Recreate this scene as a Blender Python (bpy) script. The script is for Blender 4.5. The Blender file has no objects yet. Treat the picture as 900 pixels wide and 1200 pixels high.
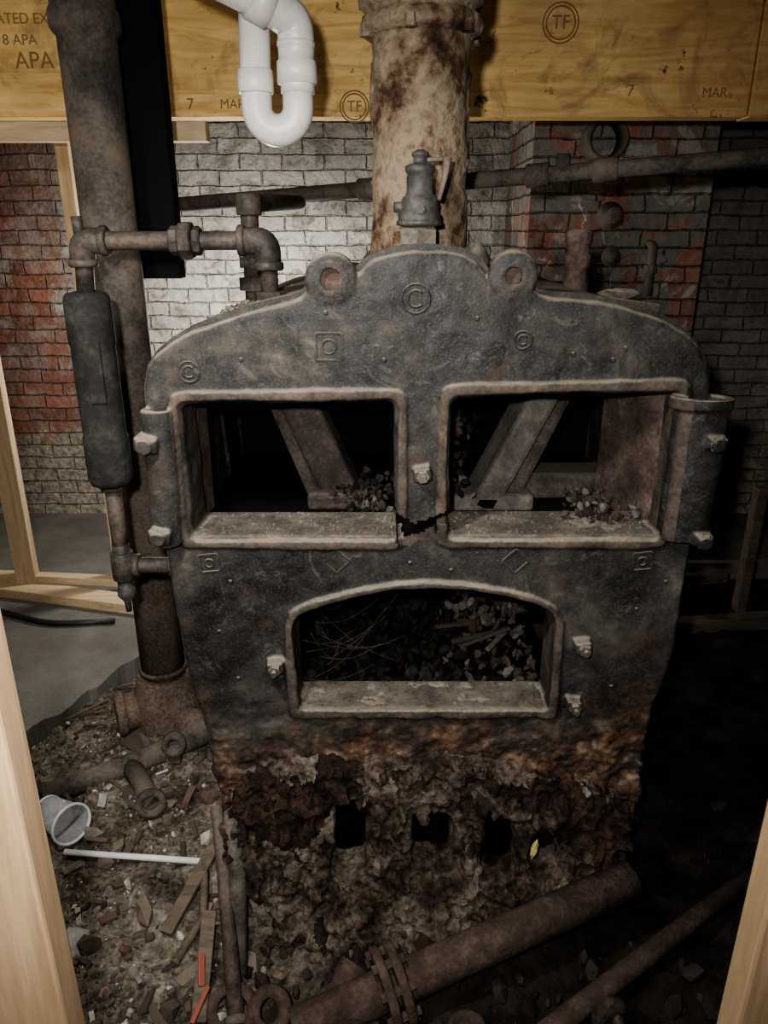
import bpy, bmesh, math, random
from mathutils import Vector, Matrix, noise, Euler
random.seed(7)
SC = bpy.context.scene
COL = SC.collection

# ---------------------------------------------------------------- materials
def newmat(name):
    m = bpy.data.materials.new(name); m.use_nodes = True
    nt = m.node_tree
    b = nt.nodes.get('Principled BSDF')
    return m, nt, b
def L(nt, a, b): nt.links.new(a, b)
def ramp(nt, src, stops):
    r = nt.nodes.new('ShaderNodeValToRGB')
    e = r.color_ramp.elements
    while len(e) < len(stops): e.new(0.5)
    for i, (p, c) in enumerate(stops):
        e[i].position = p
        if isinstance(c, (int, float)): c = (c, c, c)
        e[i].color = (c[0], c[1], c[2], 1)
    L(nt, src, r.inputs[0]); return r.outputs[0]
def mixc(nt, fac, a, b, mode='MIX'):
    m = nt.nodes.new('ShaderNodeMix'); m.data_type = 'RGBA'; m.blend_type = mode
    for s, v in ((m.inputs[0], fac), (m.inputs[6], a), (m.inputs[7], b)):
        if isinstance(v, bpy.types.NodeSocket): L(nt, v, s)
        elif isinstance(v, (int, float)): s.default_value = v
        else: s.default_value = (v[0], v[1], v[2], 1)
    return m.outputs[2]
def mth(nt, op, a, b=None, clamp=False):
    m = nt.nodes.new('ShaderNodeMath'); m.operation = op; m.use_clamp = clamp
    for i, v in enumerate((a, b)):
        if v is None: continue
        if isinstance(v, bpy.types.NodeSocket): L(nt, v, m.inputs[i])
        else: m.inputs[i].default_value = v
    return m.outputs[0]
def pos(nt): return nt.nodes.new('ShaderNodeNewGeometry').outputs['Position']
def nz(nt, vec, scale, detail=6, rough=.6, dist=0):
    n = nt.nodes.new('ShaderNodeTexNoise')
    n.inputs['Scale'].default_value = scale; n.inputs['Detail'].default_value = detail
    n.inputs['Roughness'].default_value = rough; n.inputs['Distortion'].default_value = dist
    L(nt, vec, n.inputs['Vector']); return n.outputs['Fac']
def bump(nt, b, h, strength=.5, dist=.005, prev=None):
    n = nt.nodes.new('ShaderNodeBump')
    n.inputs['Strength'].default_value = strength; n.inputs['Distance'].default_value = dist
    L(nt, h, n.inputs['Height'])
    if prev: L(nt, prev, n.inputs['Normal'])
    if b: L(nt, n.outputs[0], b.inputs['Normal'])
    return n.outputs[0]

def rough_mat(name, stops, scale=8, rough=.85, bstr=.6, bdist=.004, metallic=0.0, dust=None, fine=120, spec=.22, lowrust=None, k=1.0):
    m, nt, b = newmat(name); p = pos(nt)
    stops = [(q_, tuple(x * k for x in c_)) for q_, c_ in stops]
    a = nz(nt, p, scale, 8, .65); f = nz(nt, p, fine, 4, .6)
    mix = mth(nt, 'ADD', mth(nt, 'MULTIPLY', a, .7), mth(nt, 'MULTIPLY', f, .3))
    c = ramp(nt, mix, stops)
    if lowrust:
        s = nt.nodes.new('ShaderNodeSeparateXYZ'); L(nt, p, s.inputs[0])
        zz = mth(nt, 'ADD', s.outputs[2], mth(nt, 'MULTIPLY', mth(nt, 'SUBTRACT', a, .5), 2.2))
        r_ = mth(nt, 'MULTIPLY', ramp(nt, mth(nt, 'MULTIPLY', zz, .5), [(lowrust * .25, 1), (lowrust * .6, 0)]), .65)
        c = mixc(nt, r_, c, ramp(nt, f, [(.35, (.050, .034, .026)), (.65, (.15, .105, .078))]))
    if dust:
        g = nt.nodes.new('ShaderNodeNewGeometry'); s = nt.nodes.new('ShaderNodeSeparateXYZ')
        L(nt, g.outputs['Normal'], s.inputs[0])
        d = mth(nt, 'MULTIPLY', ramp(nt, s.outputs[2], [(.35, 0), (.9, 1)]), ramp(nt, f, [(.3, .4), (.6, 1)]))
        c = mixc(nt, d, c, dust)
    L(nt, c, b.inputs['Base Color'])
    b.inputs['Roughness'].default_value = rough; b.inputs['Metallic'].default_value = metallic
    b.inputs['Specular IOR Level'].default_value = spec
    b1 = bump(nt, None, a, bstr, bdist * 2)
    bump(nt, b, f, bstr, bdist * .5, b1)
    return m

def mat_boiler():
    m, nt, b = newmat('cast_iron_sooty'); p = pos(nt)
    big = nz(nt, p, 3.4, 10, .68, 1.0); med = nz(nt, p, 20, 8, .7); fine = nz(nt, p, 240, 4, .6)
    s = nt.nodes.new('ShaderNodeSeparateXYZ'); L(nt, p, s.inputs[0])
    v = mth(nt, 'ADD', mth(nt, 'MULTIPLY', big, .65), mth(nt, 'MULTIPLY', med, .35))
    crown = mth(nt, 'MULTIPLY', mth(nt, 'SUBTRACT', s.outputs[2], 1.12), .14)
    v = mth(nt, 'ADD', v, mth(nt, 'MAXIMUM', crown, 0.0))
    base = ramp(nt, v, [(.42, (.0055, .0055, .0055)), (.49, (.0125, .0122, .0118)), (.55, (.0225, .0212, .019)), (.61, (.047, .041, .034)), (.70, (.11, .094, .073))])
    base = mixc(nt, mth(nt, 'MULTIPLY', ramp(nt, fine, [(.52, 0), (.70, 1)]), .28), base, (.11, .098, .08))
    scr = nz(nt, p, 10, 12, .82, 2.5)
    base = mixc(nt, mth(nt, 'MULTIPLY', ramp(nt, scr, [(.56, 0), (.61, 1)]), .36), base, (.11, .096, .076))
    # rust toward the base of the casting
    zz = mth(nt, 'ADD', s.outputs[2], mth(nt, 'MULTIPLY', mth(nt, 'SUBTRACT', big, .5), .8))
    rz = ramp(nt, zz, [(.42, 1), (.60, 0)])
    rustc = ramp(nt, med, [(.35, (.014, .011, .009)), (.47, (.038, .023, .016)), (.56, (.085, .048, .028)), (.66, (.15, .11, .07))])
    base = mixc(nt, mth(nt, 'MULTIPLY', rz, ramp(nt, med, [(.3, .4), (.55, .95)])), base, rustc)
    sp = nz(nt, p, 8, 7, .7, 1.0)
    base = mixc(nt, mth(nt, 'MULTIPLY', ramp(nt, sp, [(.55, 0), (.66, 1)]), .55), base, (.050, .031, .022))
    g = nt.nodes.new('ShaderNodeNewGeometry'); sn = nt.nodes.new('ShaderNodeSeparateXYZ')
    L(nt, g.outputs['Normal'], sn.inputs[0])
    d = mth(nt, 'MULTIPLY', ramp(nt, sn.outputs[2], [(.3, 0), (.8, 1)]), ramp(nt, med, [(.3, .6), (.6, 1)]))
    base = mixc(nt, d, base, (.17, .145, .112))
    L(nt, base, b.inputs['Base Color'])
    L(nt, ramp(nt, big, [(.4, .5), (.6, .85)]), b.inputs['Roughness'])
    b.inputs['Specular IOR Level'].default_value = .27
    b1 = bump(nt, None, med, .4, .006); bump(nt, b, fine, .45, .002, b1)
    return m

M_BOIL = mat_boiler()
M_IRONR = rough_mat('iron_reddish_rust', [(.35, (.016, .012, .011)), (.5, (.050, .034, .028)), (.62, (.10, .072, .059)), (.75, (.16, .12, .095))], 12, .85, dust=(.12, .10, .08))
M_IRONI = rough_mat('iron_inner_struts', [(.35, (.014, .011, .010)), (.5, (.045, .034, .029)), (.62, (.085, .068, .058)), (.75, (.12, .10, .085))], 12, .9, dust=(.08, .068, .056))
M_LITP = rough_mat('waterway_painted_lit', [(.35, (.035, .031, .027)), (.5, (.085, .076, .065)), (.62, (.135, .12, .102)), (.75, (.17, .15, .13))], 12, .95)  # lighter grey that carries the lit look of the right waterway
M_RIM = rough_mat('iron_rim_dusty', [(.33, (.016, .014, .012)), (.45, (.034, .028, .023)), (.56, (.062, .048, .038)), (.72, (.12, .082, .055))], 16, .8, dust=(.19, .165, .13))
M_BOLT = rough_mat('latch_bolt_iron', [(.33, (.022, .019, .016)), (.45, (.048, .041, .034)), (.56, (.085, .072, .058)), (.72, (.13, .108, .082))], 22, .85, dust=(.19, .165, .13))
M_LEDGE = rough_mat('ledge_dust', [(.33, (.032, .028, .023)), (.45, (.068, .058, .047)), (.56, (.11, .096, .077)), (.72, (.17, .147, .115))], 16, .95)
M_BLACK = rough_mat('shade_black', [(.3, (.003, .003, .003)), (.6, (.007, .006, .006)), (.8, (.016, .014, .012))], 14, 1.0, spec=.05)  # near-black that paints the shade inside the boiler openings
M_CRUST = rough_mat('rusted_ash_crust', [(.39, (.007, .006, .005)), (.46, (.027, .019, .014)), (.51, (.060, .044, .033)), (.57, (.11, .090, .070)), (.66, (.20, .175, .14))], 9, .95, 1.0, .014, fine=60, spec=.15)
def mat_dirt():
    m, nt, b = newmat('dirt_painted_dark_right'); p = pos(nt)
    a = nz(nt, p, 9, 8, .65); f = nz(nt, p, 70, 5, .6); big = nz(nt, p, 3, 4, .6)
    c = ramp(nt, mth(nt, 'ADD', mth(nt, 'MULTIPLY', a, .6), mth(nt, 'MULTIPLY', f, .4)), [(.37, (.018, .015, .012)), (.46, (.070, .058, .044)), (.55, (.16, .138, .108)), (.66, (.32, .285, .23))])
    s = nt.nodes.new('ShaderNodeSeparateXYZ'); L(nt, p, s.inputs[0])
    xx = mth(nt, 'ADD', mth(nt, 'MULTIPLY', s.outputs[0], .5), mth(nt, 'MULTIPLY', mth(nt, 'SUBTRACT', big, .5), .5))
    k = ramp(nt, mth(nt, 'ADD', xx, .5), [(.34, 0), (.50, 1)])   # dim floor toward the right painted into the dirt colour
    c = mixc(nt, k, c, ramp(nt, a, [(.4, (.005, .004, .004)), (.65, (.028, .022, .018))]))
    L(nt, c, b.inputs['Base Color']); b.inputs['Roughness'].default_value = .97; b.inputs['Specular IOR Level'].default_value = .15
    b1 = bump(nt, None, a, 1, .02); bump(nt, b, f, 1, .008, b1); return m
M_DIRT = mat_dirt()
M_CONC = rough_mat('concrete_floor', [(.3, (.09, .084, .075)), (.5, (.155, .146, .13)), (.7, (.235, .222, .198))], 3.5, .9, .5, .004)
M_PIPE = rough_mat('pipe_dark_iron', [(.34, (.010, .009, .008)), (.46, (.024, .020, .017)), (.56, (.050, .040, .032)), (.70, (.10, .066, .046))], 14, .6, .5, .003)
M_STACK = rough_mat('pipe_old_rusty_paint', [(.34, (.028, .024, .021)), (.45, (.066, .056, .047)), (.54, (.115, .095, .078)), (.62, (.16, .108, .072)), (.72, (.17, .095, .052))], 8, .75, .5, .004, lowrust=.9)
M_GREYP = rough_mat('pipe_grey_dusty', [(.34, (.024, .021, .018)), (.45, (.055, .047, .039)), (.54, (.10, .084, .069)), (.62, (.13, .10, .078)), (.72, (.16, .12, .09))], 12, .85, .6, .004)
M_RUST = rough_mat('pipe_red_rust', [(.3, (.020, .014, .011)), (.5, (.055, .037, .029)), (.7, (.115, .083, .066))], 20, .9, .8, .004)
M_FLUE = rough_mat('flue_peeling_rust', [(.37, (.014, .009, .007)), (.43, (.060, .034, .020)), (.47, (.125, .09, .058)), (.55, (.205, .165, .118)), (.60, (.125, .085, .052)), (.65, (.05, .026, .015))], 6, .9, 1.0, .010, fine=40)
M_PUMP = rough_mat('black_insulated_tank', [(.3, (.008, .008, .008)), (.5, (.018, .017, .016)), (.75, (.055, .048, .040))], 24, .85, .5, .002, spec=.15)
M_VALVE = rough_mat('old_valve_metal', [(.35, (.018, .017, .016)), (.5, (.040, .038, .034)), (.62, (.075, .068, .058)), (.75, (.12, .10, .08))], 26, .6, .5, .002, spec=.4)
M_BLKST = rough_mat('black_steel', [(.3, (.0025, .0025, .003)), (.7, (.006, .006, .008))], 10, .7, .2, .001, spec=.1)

def mat_wood(name, c1, c2, axis=2, scale=1.0):
    m, nt, b = newmat(name); p = pos(nt)
    mp = nt.nodes.new('ShaderNodeMapping'); L(nt, p, mp.inputs[0])
    sc = [14, 14, 14]; sc[axis] = 1.0; mp.inputs['Scale'].default_value = [x * scale for x in sc]
    n = nz(nt, mp.outputs[0], 2.2, 8, .6, 1.2); n2 = nz(nt, mp.outputs[0], 14, 3, .5)
    c = ramp(nt, mth(nt, 'ADD', mth(nt, 'MULTIPLY', n, .75), mth(nt, 'MULTIPLY', n2, .25)), [(.35, c1), (.62, c2)])
    L(nt, c, b.inputs['Base Color']); b.inputs['Roughness'].default_value = .75
    bump(nt, b, n, .25, .002); return m
M_STUD = mat_wood('pine_stud', (.42, .30, .165), (.62, .48, .30), 2)
M_DOORST = mat_wood('pine_doorway_stud', (.32, .215, .115), (.46, .33, .19), 2)
M_PLATE = mat_wood('pine_plate', (.42, .31, .17), (.62, .5, .32), 0)
M_OLDW = mat_wood('old_grey_wood', (.045, .034, .025), (.125, .095, .065), 0)

def mat_beam():
    m, nt, b = newmat('plywood_beam_face'); p = pos(nt)
    mp = nt.nodes.new('ShaderNodeMapping'); L(nt, p, mp.inputs[0]); mp.inputs['Scale'].default_value = (1.2, 12, 14)
    n = nz(nt, mp.outputs[0], 2.0, 8, .6, 1.5); big = nz(nt, p, 2.0, 5, .6); sp = nz(nt, p, 13, 6, .7); st = nz(nt, p, 5, 7, .7, 1)
    c = ramp(nt, n, [(.3, (.56, .32, .095)), (.5, (.75, .48, .175)), (.7, (.86, .62, .27))])
    c = mixc(nt, mth(nt, 'MULTIPLY', ramp(nt, big, [(.45, 0), (.68, 1)]), .5), c, (.32, .17, .065))
    c = mixc(nt, mth(nt, 'MULTIPLY', ramp(nt, st, [(.53, 0), (.66, 1)]), .6), c, (.18, .10, .045))
    c = mixc(nt, ramp(nt, sp, [(.63, 0), (.68, 1)]), c, (.05, .03, .015))
    L(nt, c, b.inputs['Base Color']); b.inputs['Roughness'].default_value = .65
    bump(nt, b, n, .3, .002); return m
M_BEAM = mat_beam()

def mat_brick(name, dark=False):
    m, nt, b = newmat(name); p = pos(nt)
    s = nt.nodes.new('ShaderNodeSeparateXYZ'); L(nt, p, s.inputs[0])
    cb = nt.nodes.new('ShaderNodeCombineXYZ')
    wob = nz(nt, p, 5, 4, .6); wob2 = nz(nt, p, 7, 4, .6, .5)
    L(nt, mth(nt, 'ADD', mth(nt, 'ADD', s.outputs[0], s.outputs[1]), mth(nt, 'MULTIPLY', wob2, .03)), cb.inputs[0])
    L(nt, mth(nt, 'ADD', s.outputs[2], mth(nt, 'MULTIPLY', wob, .028)), cb.inputs[1])
    br = nt.nodes.new('ShaderNodeTexBrick'); L(nt, cb.outputs[0], br.inputs['Vector'])
    br.inputs['Scale'].default_value = 1.0; br.inputs['Brick Width'].default_value = .205
    br.inputs['Row Height'].default_value = .069; br.inputs['Mortar Size'].default_value = .006
    br.inputs['Mortar Smooth'].default_value = 1.0; br.inputs['Bias'].default_value = 0.0
    br.inputs['Color1'].default_value = (0.0, 0.0, 0.0, 1); br.inputs['Color2'].default_value = (1, 1, 1, 1)
    br.inputs['Mortar'].default_value = (.5, .5, .5, 1)
    f = nz(nt, p, 30, 6, .65); med = nz(nt, p, 5, 7, .65, .5); big = nz(nt, p, 1.7, 5, .6)
    rnd = br.outputs['Color']
    red = mixc(nt, rnd, (.17, .055, .033), (.40, .15, .09))
    red = mixc(nt, mth(nt, 'MULTIPLY', ramp(nt, f, [(.42, 0), (.7, 1)]), .7), red, (.28, .24, .20))
    if dark:
        paint = mixc(nt, f, (.10, .095, .085), (.30, .28, .25))
    else:
        paint = mixc(nt, f, (.36, .345, .31), (.68, .66, .595))
        paint = mixc(nt, mth(nt, 'MULTIPLY', rnd, .45), paint, (.29, .27, .23))
        chip = nz(nt, p, 14, 8, .75, .8)
        paint = mixc(nt, mth(nt, 'MULTIPLY', ramp(nt, chip, [(.54, 0), (.60, 1)]), .75), paint, (.18, .15, .122))
    if dark:
        fac = mth(nt, 'MULTIPLY', ramp(nt, med, [(.50, 0), (.56, 1)]), .85)
    else:
        xl = ramp(nt, mth(nt, 'ADD', mth(nt, 'ADD', mth(nt, 'MULTIPLY', s.outputs[0], .25), .75), mth(nt, 'MULTIPLY', mth(nt, 'SUBTRACT', med, .5), .28)), [(.33, 1), (.37, 0)])
        zl = ramp(nt, mth(nt, 'ADD', s.outputs[2], mth(nt, 'MULTIPLY', mth(nt, 'SUBTRACT', big, .5), .5)), [(.80, 1), (.86, 0)])
        xx = ramp(nt, mth(nt, 'ADD', mth(nt, 'MULTIPLY', s.outputs[0], .25), .75), [(.43, 1), (.47, 0)])
        fac = mth(nt, 'MAXIMUM', xl, mth(nt, 'MULTIPLY', zl, xx))
        fac = mth(nt, 'MULTIPLY', fac, ramp(nt, med, [(.38, .45), (.52, 1)]))
    c = mixc(nt, fac, paint, red)
    if dark: mort = mixc(nt, f, (.035, .032, .028), (.13, .12, .10)); mf = .65
    else: mort = mixc(nt, fac, mixc(nt, f, (.22, .205, .18), (.46, .44, .38)), (.24, .21, .18)); mf = .5
    c = mixc(nt, mth(nt, 'MULTIPLY', br.outputs['Fac'], mf), c, mort)
    if not dark:
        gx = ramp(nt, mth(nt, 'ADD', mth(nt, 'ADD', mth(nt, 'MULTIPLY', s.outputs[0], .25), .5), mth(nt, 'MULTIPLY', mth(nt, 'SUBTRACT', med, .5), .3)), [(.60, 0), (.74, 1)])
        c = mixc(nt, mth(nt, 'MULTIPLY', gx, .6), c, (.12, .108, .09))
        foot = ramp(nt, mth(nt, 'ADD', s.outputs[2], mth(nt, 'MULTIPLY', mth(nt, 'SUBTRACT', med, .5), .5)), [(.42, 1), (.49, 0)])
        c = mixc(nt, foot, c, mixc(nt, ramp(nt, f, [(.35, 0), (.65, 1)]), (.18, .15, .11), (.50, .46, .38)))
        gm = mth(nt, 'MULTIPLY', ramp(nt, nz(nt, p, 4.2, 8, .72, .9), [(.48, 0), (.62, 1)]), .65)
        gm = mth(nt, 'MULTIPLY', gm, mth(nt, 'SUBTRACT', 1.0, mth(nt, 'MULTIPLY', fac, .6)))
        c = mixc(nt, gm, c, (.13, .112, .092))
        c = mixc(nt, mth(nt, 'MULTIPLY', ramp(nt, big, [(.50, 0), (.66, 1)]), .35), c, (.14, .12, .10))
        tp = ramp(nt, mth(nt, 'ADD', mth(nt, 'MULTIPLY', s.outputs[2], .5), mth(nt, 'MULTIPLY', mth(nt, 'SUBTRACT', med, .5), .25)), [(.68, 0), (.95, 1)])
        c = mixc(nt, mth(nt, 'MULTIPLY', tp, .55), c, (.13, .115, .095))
    else:
        c = mixc(nt, mth(nt, 'MULTIPLY', ramp(nt, big, [(.45, 0), (.62, 1)]), .6), c, (.025, .022, .019))
        wp = nz(nt, p, 3.3, 7, .7, 1.2)
        c = mixc(nt, mth(nt, 'MULTIPLY', ramp(nt, wp, [(.57, 0), (.61, 1)]), .8), c, (.38, .36, .31))
    L(nt, c, b.inputs['Base Color']); b.inputs['Roughness'].default_value = .9; b.inputs['Specular IOR Level'].default_value = .25
    hh = mth(nt, 'SUBTRACT', mth(nt, 'MULTIPLY', f, .7), br.outputs['Fac'])
    b1 = bump(nt, None, hh, 1.0, .014); bump(nt, b, med, .8, .04, b1)
    return m
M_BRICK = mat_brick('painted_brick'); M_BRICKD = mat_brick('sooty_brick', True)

def simple(name, col, rough=.5, **kw):
    m, nt, b = newmat(name); p = pos(nt)
    n = nz(nt, p, 12, 5, .6)
    c = mixc(nt, n, [x * .82 for x in col], [min(1, x * 1.12) for x in col])
    L(nt, c, b.inputs['Base Color']); b.inputs['Roughness'].default_value = rough
    for k, v in kw.items(): b.inputs[k.replace('_', ' ')].default_value = v
    return m
M_PVC = simple('white_pvc', (.62, .585, .55), .4)
M_INK = simple('stamp_ink', (.25, .145, .055), .8)
M_STICK = simple('white_plastic', (.60, .60, .58), .4)
M_ORANGE = simple('orange_plastic', (.22, .06, .035), .6)
M_YELLOW = simple('yellow_residue', (.40, .34, .12), .9)
M_CUP = simple('clear_plastic', (.85, .88, .95), .08, Alpha=.24)
M_CUPR = simple('clear_plastic_rim', (.85, .88, .95), .08, Alpha=.7)
M_CABLE = simple('black_cable', (.02, .02, .022), .5)
M_CEIL = rough_mat('dark_subfloor_boards', [(.3, (.03, .022, .015)), (.7, (.09, .065, .04))], 6, .9)
M_WHITEM = rough_mat('mortar_white', [(.4, (.04, .034, .03)), (.5, (.26, .24, .21)), (.62, (.60, .57, .50))], 22, .9, 1, .01)

def chips(name, k, white=1.0):
    m, nt, b = newmat(name)
    g = nt.nodes.new('ShaderNodeNewGeometry')
    cols = [(.0, (.035, .028, .023)), (.3, (.10, .082, .063)), (.55, (.20, .17, .132)), (.75, (.12, .065, .042)), (.86, (.30, .27, .225)), (.96, (.58, .56, .51))]
    c = ramp(nt, g.outputs['Random Per Island'], [(p_, tuple(x * k * (white if p_ > .9 else 1) for x in c_)) for p_, c_ in cols])
    f = nz(nt, g.outputs['Position'], 60, 5, .6)
    c = mixc(nt, mth(nt, 'MULTIPLY', f, .8), c, tuple(x * k for x in (.06, .048, .038))); L(nt, c, b.inputs['Base Color'])
    b.inputs['Roughness'].default_value = .9; b.inputs['Specular IOR Level'].default_value = .15; bump(nt, b, f, .5, .004); return m
M_CHIP = chips('rubble_chips', 1.0); M_CHIPD = chips('clinker_painted_dim', .08, .5); M_CHIPR = chips('rubble_painted_dark', .24, .4); M_CHIPG = chips('ash_clinker_painted_lit', .38, .6)  # dark rubble and the dim/lit clinker pair carry painted light and shade

# ---------------------------------------------------------------- geometry builder
ICO = {}
for sub_ in (1, 2, 3):
    tb = bmesh.new(); bmesh.ops.create_icosphere(tb, subdivisions=sub_, radius=1); tb.verts.index_update()
    ICO[sub_] = ([v.co.copy() for v in tb.verts], [[v.index for v in f.verts] for f in tb.faces]); tb.free()
class B:
    def __init__(s): s.bm = bmesh.new()
    def _mat(s, loc, d):
        q = Vector(d).normalized().to_track_quat('Z', 'Y')
        return Matrix.Translation(Vector(loc)) @ q.to_matrix().to_4x4()
    def lathe(s, prof, loc, d=(0, 0, 1), seg=28, mi=0, sx=1, sy=1, rot=0, closed=False):
        M = s._mat(loc, d); rings = []
        for r, h in prof:
            if r < 1e-6: rings.append([s.bm.verts.new(M @ Vector((0, 0, h)))])
            else: rings.append([s.bm.verts.new(M @ Vector((sx * r * math.cos(rot + 2 * math.pi * i / seg), sy * r * math.sin(rot + 2 * math.pi * i / seg), h))) for i in range(seg)])
        def join(a, b_):
            for i in range(seg):
                j = (i + 1) % seg
                if len(a) == 1 and len(b_) == 1: return
                if len(a) == 1: vs = [a[0], b_[j], b_[i]]
                elif len(b_) == 1: vs = [a[i], a[j], b_[0]]
                else: vs = [a[i], a[j], b_[j], b_[i]]
                try: fc = s.bm.faces.new(vs); fc.material_index = mi; fc.smooth = seg > 8
                except ValueError: pass
        for a, b_ in zip(rings, rings[1:]): join(a, b_)
        if closed: join(rings[-1], rings[0])
        else:
            for rg, rev in ((rings[0], True), (rings[-1], False)):
                if len(rg) > 2:
                    fc = s.bm.faces.new(rg[::-1] if rev else rg); fc.material_index = mi
        return s
    def cyl(s, a, b_, r, seg=24, mi=0, bev=0.0):
        a = Vector(a); b_ = Vector(b_); h = (b_ - a).length
        pr = [(r, 0), (r, h)] if not bev else [(r - bev, 0), (r, bev), (r, h - bev), (r - bev, h)]
        return s.lathe(pr, a, b_ - a, seg, mi)
    def pipe_hollow(s, a, b_, r, w, seg=28, mi=0):
        a = Vector(a); b_ = Vector(b_); h = (b_ - a).length
        return s.lathe([(r, 0), (r, h), (r - w, h), (r - w, 0)], a, b_ - a, seg, mi, closed=True)
    def tube(s, pts, r, seg=16, mi=0):
        pts = [Vector(p) for p in pts]; n = len(pts)
        rs = r if isinstance(r, (list, tuple)) else [r] * n
        t0 = (pts[1] - pts[0]).normalized()
        up = Vector((0, 0, 1)) if abs(t0.z) < .9 else Vector((1, 0, 0))
        x = t0.cross(up).normalized(); rings = []
        for i, p in enumerate(pts):
            t = ((pts[min(i + 1, n - 1)] - pts[max(i - 1, 0)])).normalized()
            x = (x - t * x.dot(t)).normalized(); y = t.cross(x)
            rings.append([s.bm.verts.new(p + (x * math.cos(2 * math.pi * k / seg) + y * math.sin(2 * math.pi * k / seg)) * rs[i]) for k in range(seg)])
        for a, b_ in zip(rings, rings[1:]):
            for i in range(seg):
                j = (i + 1) % seg
                fc = s.bm.faces.new([a[i], a[j], b_[j], b_[i]]); fc.material_index = mi; fc.smooth = True
        s.bm.faces.new(rings[0][::-1]).material_index = mi; s.bm.faces.new(rings[-1]).material_index = mi
        return s
    def box(s, c, size, rot=(0, 0, 0), mi=0, bev=0.0):
        M = Matrix.Translation(Vector(c)) @ Euler([math.radians(a) for a in rot]).to_matrix().to_4x4() @ Matrix.Diagonal((size[0], size[1], size[2], 1))
        if not bev:
            vs = [s.bm.verts.new(M @ Vector((x, y, z))) for x in (-.5, .5) for y in (-.5, .5) for z in (-.5, .5)]
            for f in ((0, 1, 3, 2), (4, 6, 7, 5), (0, 4, 5, 1), (2, 3, 7, 6), (0, 2, 6, 4), (1, 5, 7, 3)):
                s.bm.faces.new([vs[i] for i in f]).material_index = mi
            return s
        r = bmesh.ops.create_cube(s.bm, size=1, matrix=M)
        fs = set(f for v in r['verts'] for f in v.link_faces)
        for f in fs: f.material_index = mi
        es = list(set(e for v in r['verts'] for e in v.link_edges))
        rr = bmesh.ops.bevel(s.bm, geom=es, offset=bev, segments=2, affect='EDGES', profile=.5)
        for f in rr['faces']: f.material_index = mi
        return s
    def rock(s, c, r, sc=(1, 1, 1), mi=0, sub=1, jit=.25, rot=None):
        e = Euler([random.uniform(0, 6.3) for _ in range(3)]) if rot is None else Euler(rot)
        M = Matrix.Translation(Vector(c)) @ e.to_matrix().to_4x4() @ Matrix.Diagonal((sc[0] * r, sc[1] * r, sc[2] * r, 1))
        V, F = ICO[sub]
        vs = [s.bm.verts.new(M @ (v * random.uniform(1 - jit, 1 + jit))) for v in V]
        for f in F: s.bm.faces.new((vs[f[0]], vs[f[1]], vs[f[2]])).material_index = mi
        return s
    def plate(s, outer, holes, y0, y1, bev=.004, mi=0):
        """flat casting in the XZ plane from y0 (front) to y1 (back), with holes"""
        cu = bpy.data.curves.new('tmp', 'CURVE'); cu.dimensions = '2D'; cu.fill_mode = 'BOTH'
        for poly in [outer] + holes:
            sp = cu.splines.new('POLY'); sp.points.add(len(poly) - 1); sp.use_cyclic_u = True
            for i, (x, z) in enumerate(poly): sp.points[i].co = (x, z, 0, 1)
        cu.extrude = (y1 - y0) / 2 - bev; cu.bevel_depth = bev; cu.bevel_resolution = 2; cu.offset = -bev
        ob = bpy.data.objects.new('tmp', cu); COL.objects.link(ob)
        dg = bpy.context.evaluated_depsgraph_get(); me = bpy.data.meshes.new_from_object(ob.evaluated_get(dg))
        M = Matrix.Translation((0, (y0 + y1) / 2, 0)) @ Matrix.Rotation(math.pi / 2, 4, 'X')
        me.transform(M)
        for p in me.polygons: p.material_index = mi
        me.materials.clear()
        s.bm.from_mesh(me)
        bpy.data.objects.remove(ob); bpy.data.meshes.remove(me); return s
    def done(s, name, mats, parent=None, smooth=False, remesh=None, disp=None, kill=None, smooth_it=0, matf=None):
        if remesh:
            bmesh.ops.remove_doubles(s.bm, verts=s.bm.verts, dist=1e-5)
        bmesh.ops.recalc_face_normals(s.bm, faces=s.bm.faces)
        me = bpy.data.meshes.new(name); s.bm.to_mesh(me); s.bm.free()
        ob = bpy.data.objects.new(name, me); COL.objects.link(ob)
        for m_ in (mats if isinstance(mats, (list, tuple)) else [mats]): me.materials.append(m_)
        if remesh:
            md = ob.modifiers.new('r', 'REMESH'); md.mode = 'VOXEL'; md.voxel_size = remesh; md.use_smooth_shade = True
            if smooth_it:
                ms = ob.modifiers.new('s', 'SMOOTH'); ms.iterations = smooth_it; ms.factor = .5
            dg = bpy.context.evaluated_depsgraph_get()
            me2 = bpy.data.meshes.new_from_object(ob.evaluated_get(dg)); ob.modifiers.clear(); ob.data = me2
            me2.materials.clear()
            for m_ in (mats if isinstance(mats, (list, tuple)) else [mats]): me2.materials.append(m_)
            if matf:
                vv = me2.vertices
                for p in me2.polygons:
                    p.material_index = matf(vv[p.vertices[0]].co)
            if disp or kill:
                bm = bmesh.new(); bm.from_mesh(me2); bm.normal_update()
                dead = [v for v in bm.verts if kill(v.co)] if kill else []
                new = [(v, disp(v.co, v.normal)) for v in bm.verts] if disp else []
                for v, c_ in new: v.co = c_
                if dead: bmesh.ops.delete(bm, geom=dead, context='VERTS')
                bm.to_mesh(me2); bm.free()
            for p in me2.polygons: p.use_smooth = True
        elif smooth:
            for p in me.polygons: p.use_smooth = True
        if parent: ob.parent = parent
        return ob
def empty(name, loc=(0, 0, 0)):
    e = bpy.data.objects.new(name, None); COL.objects.link(e); return e
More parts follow.
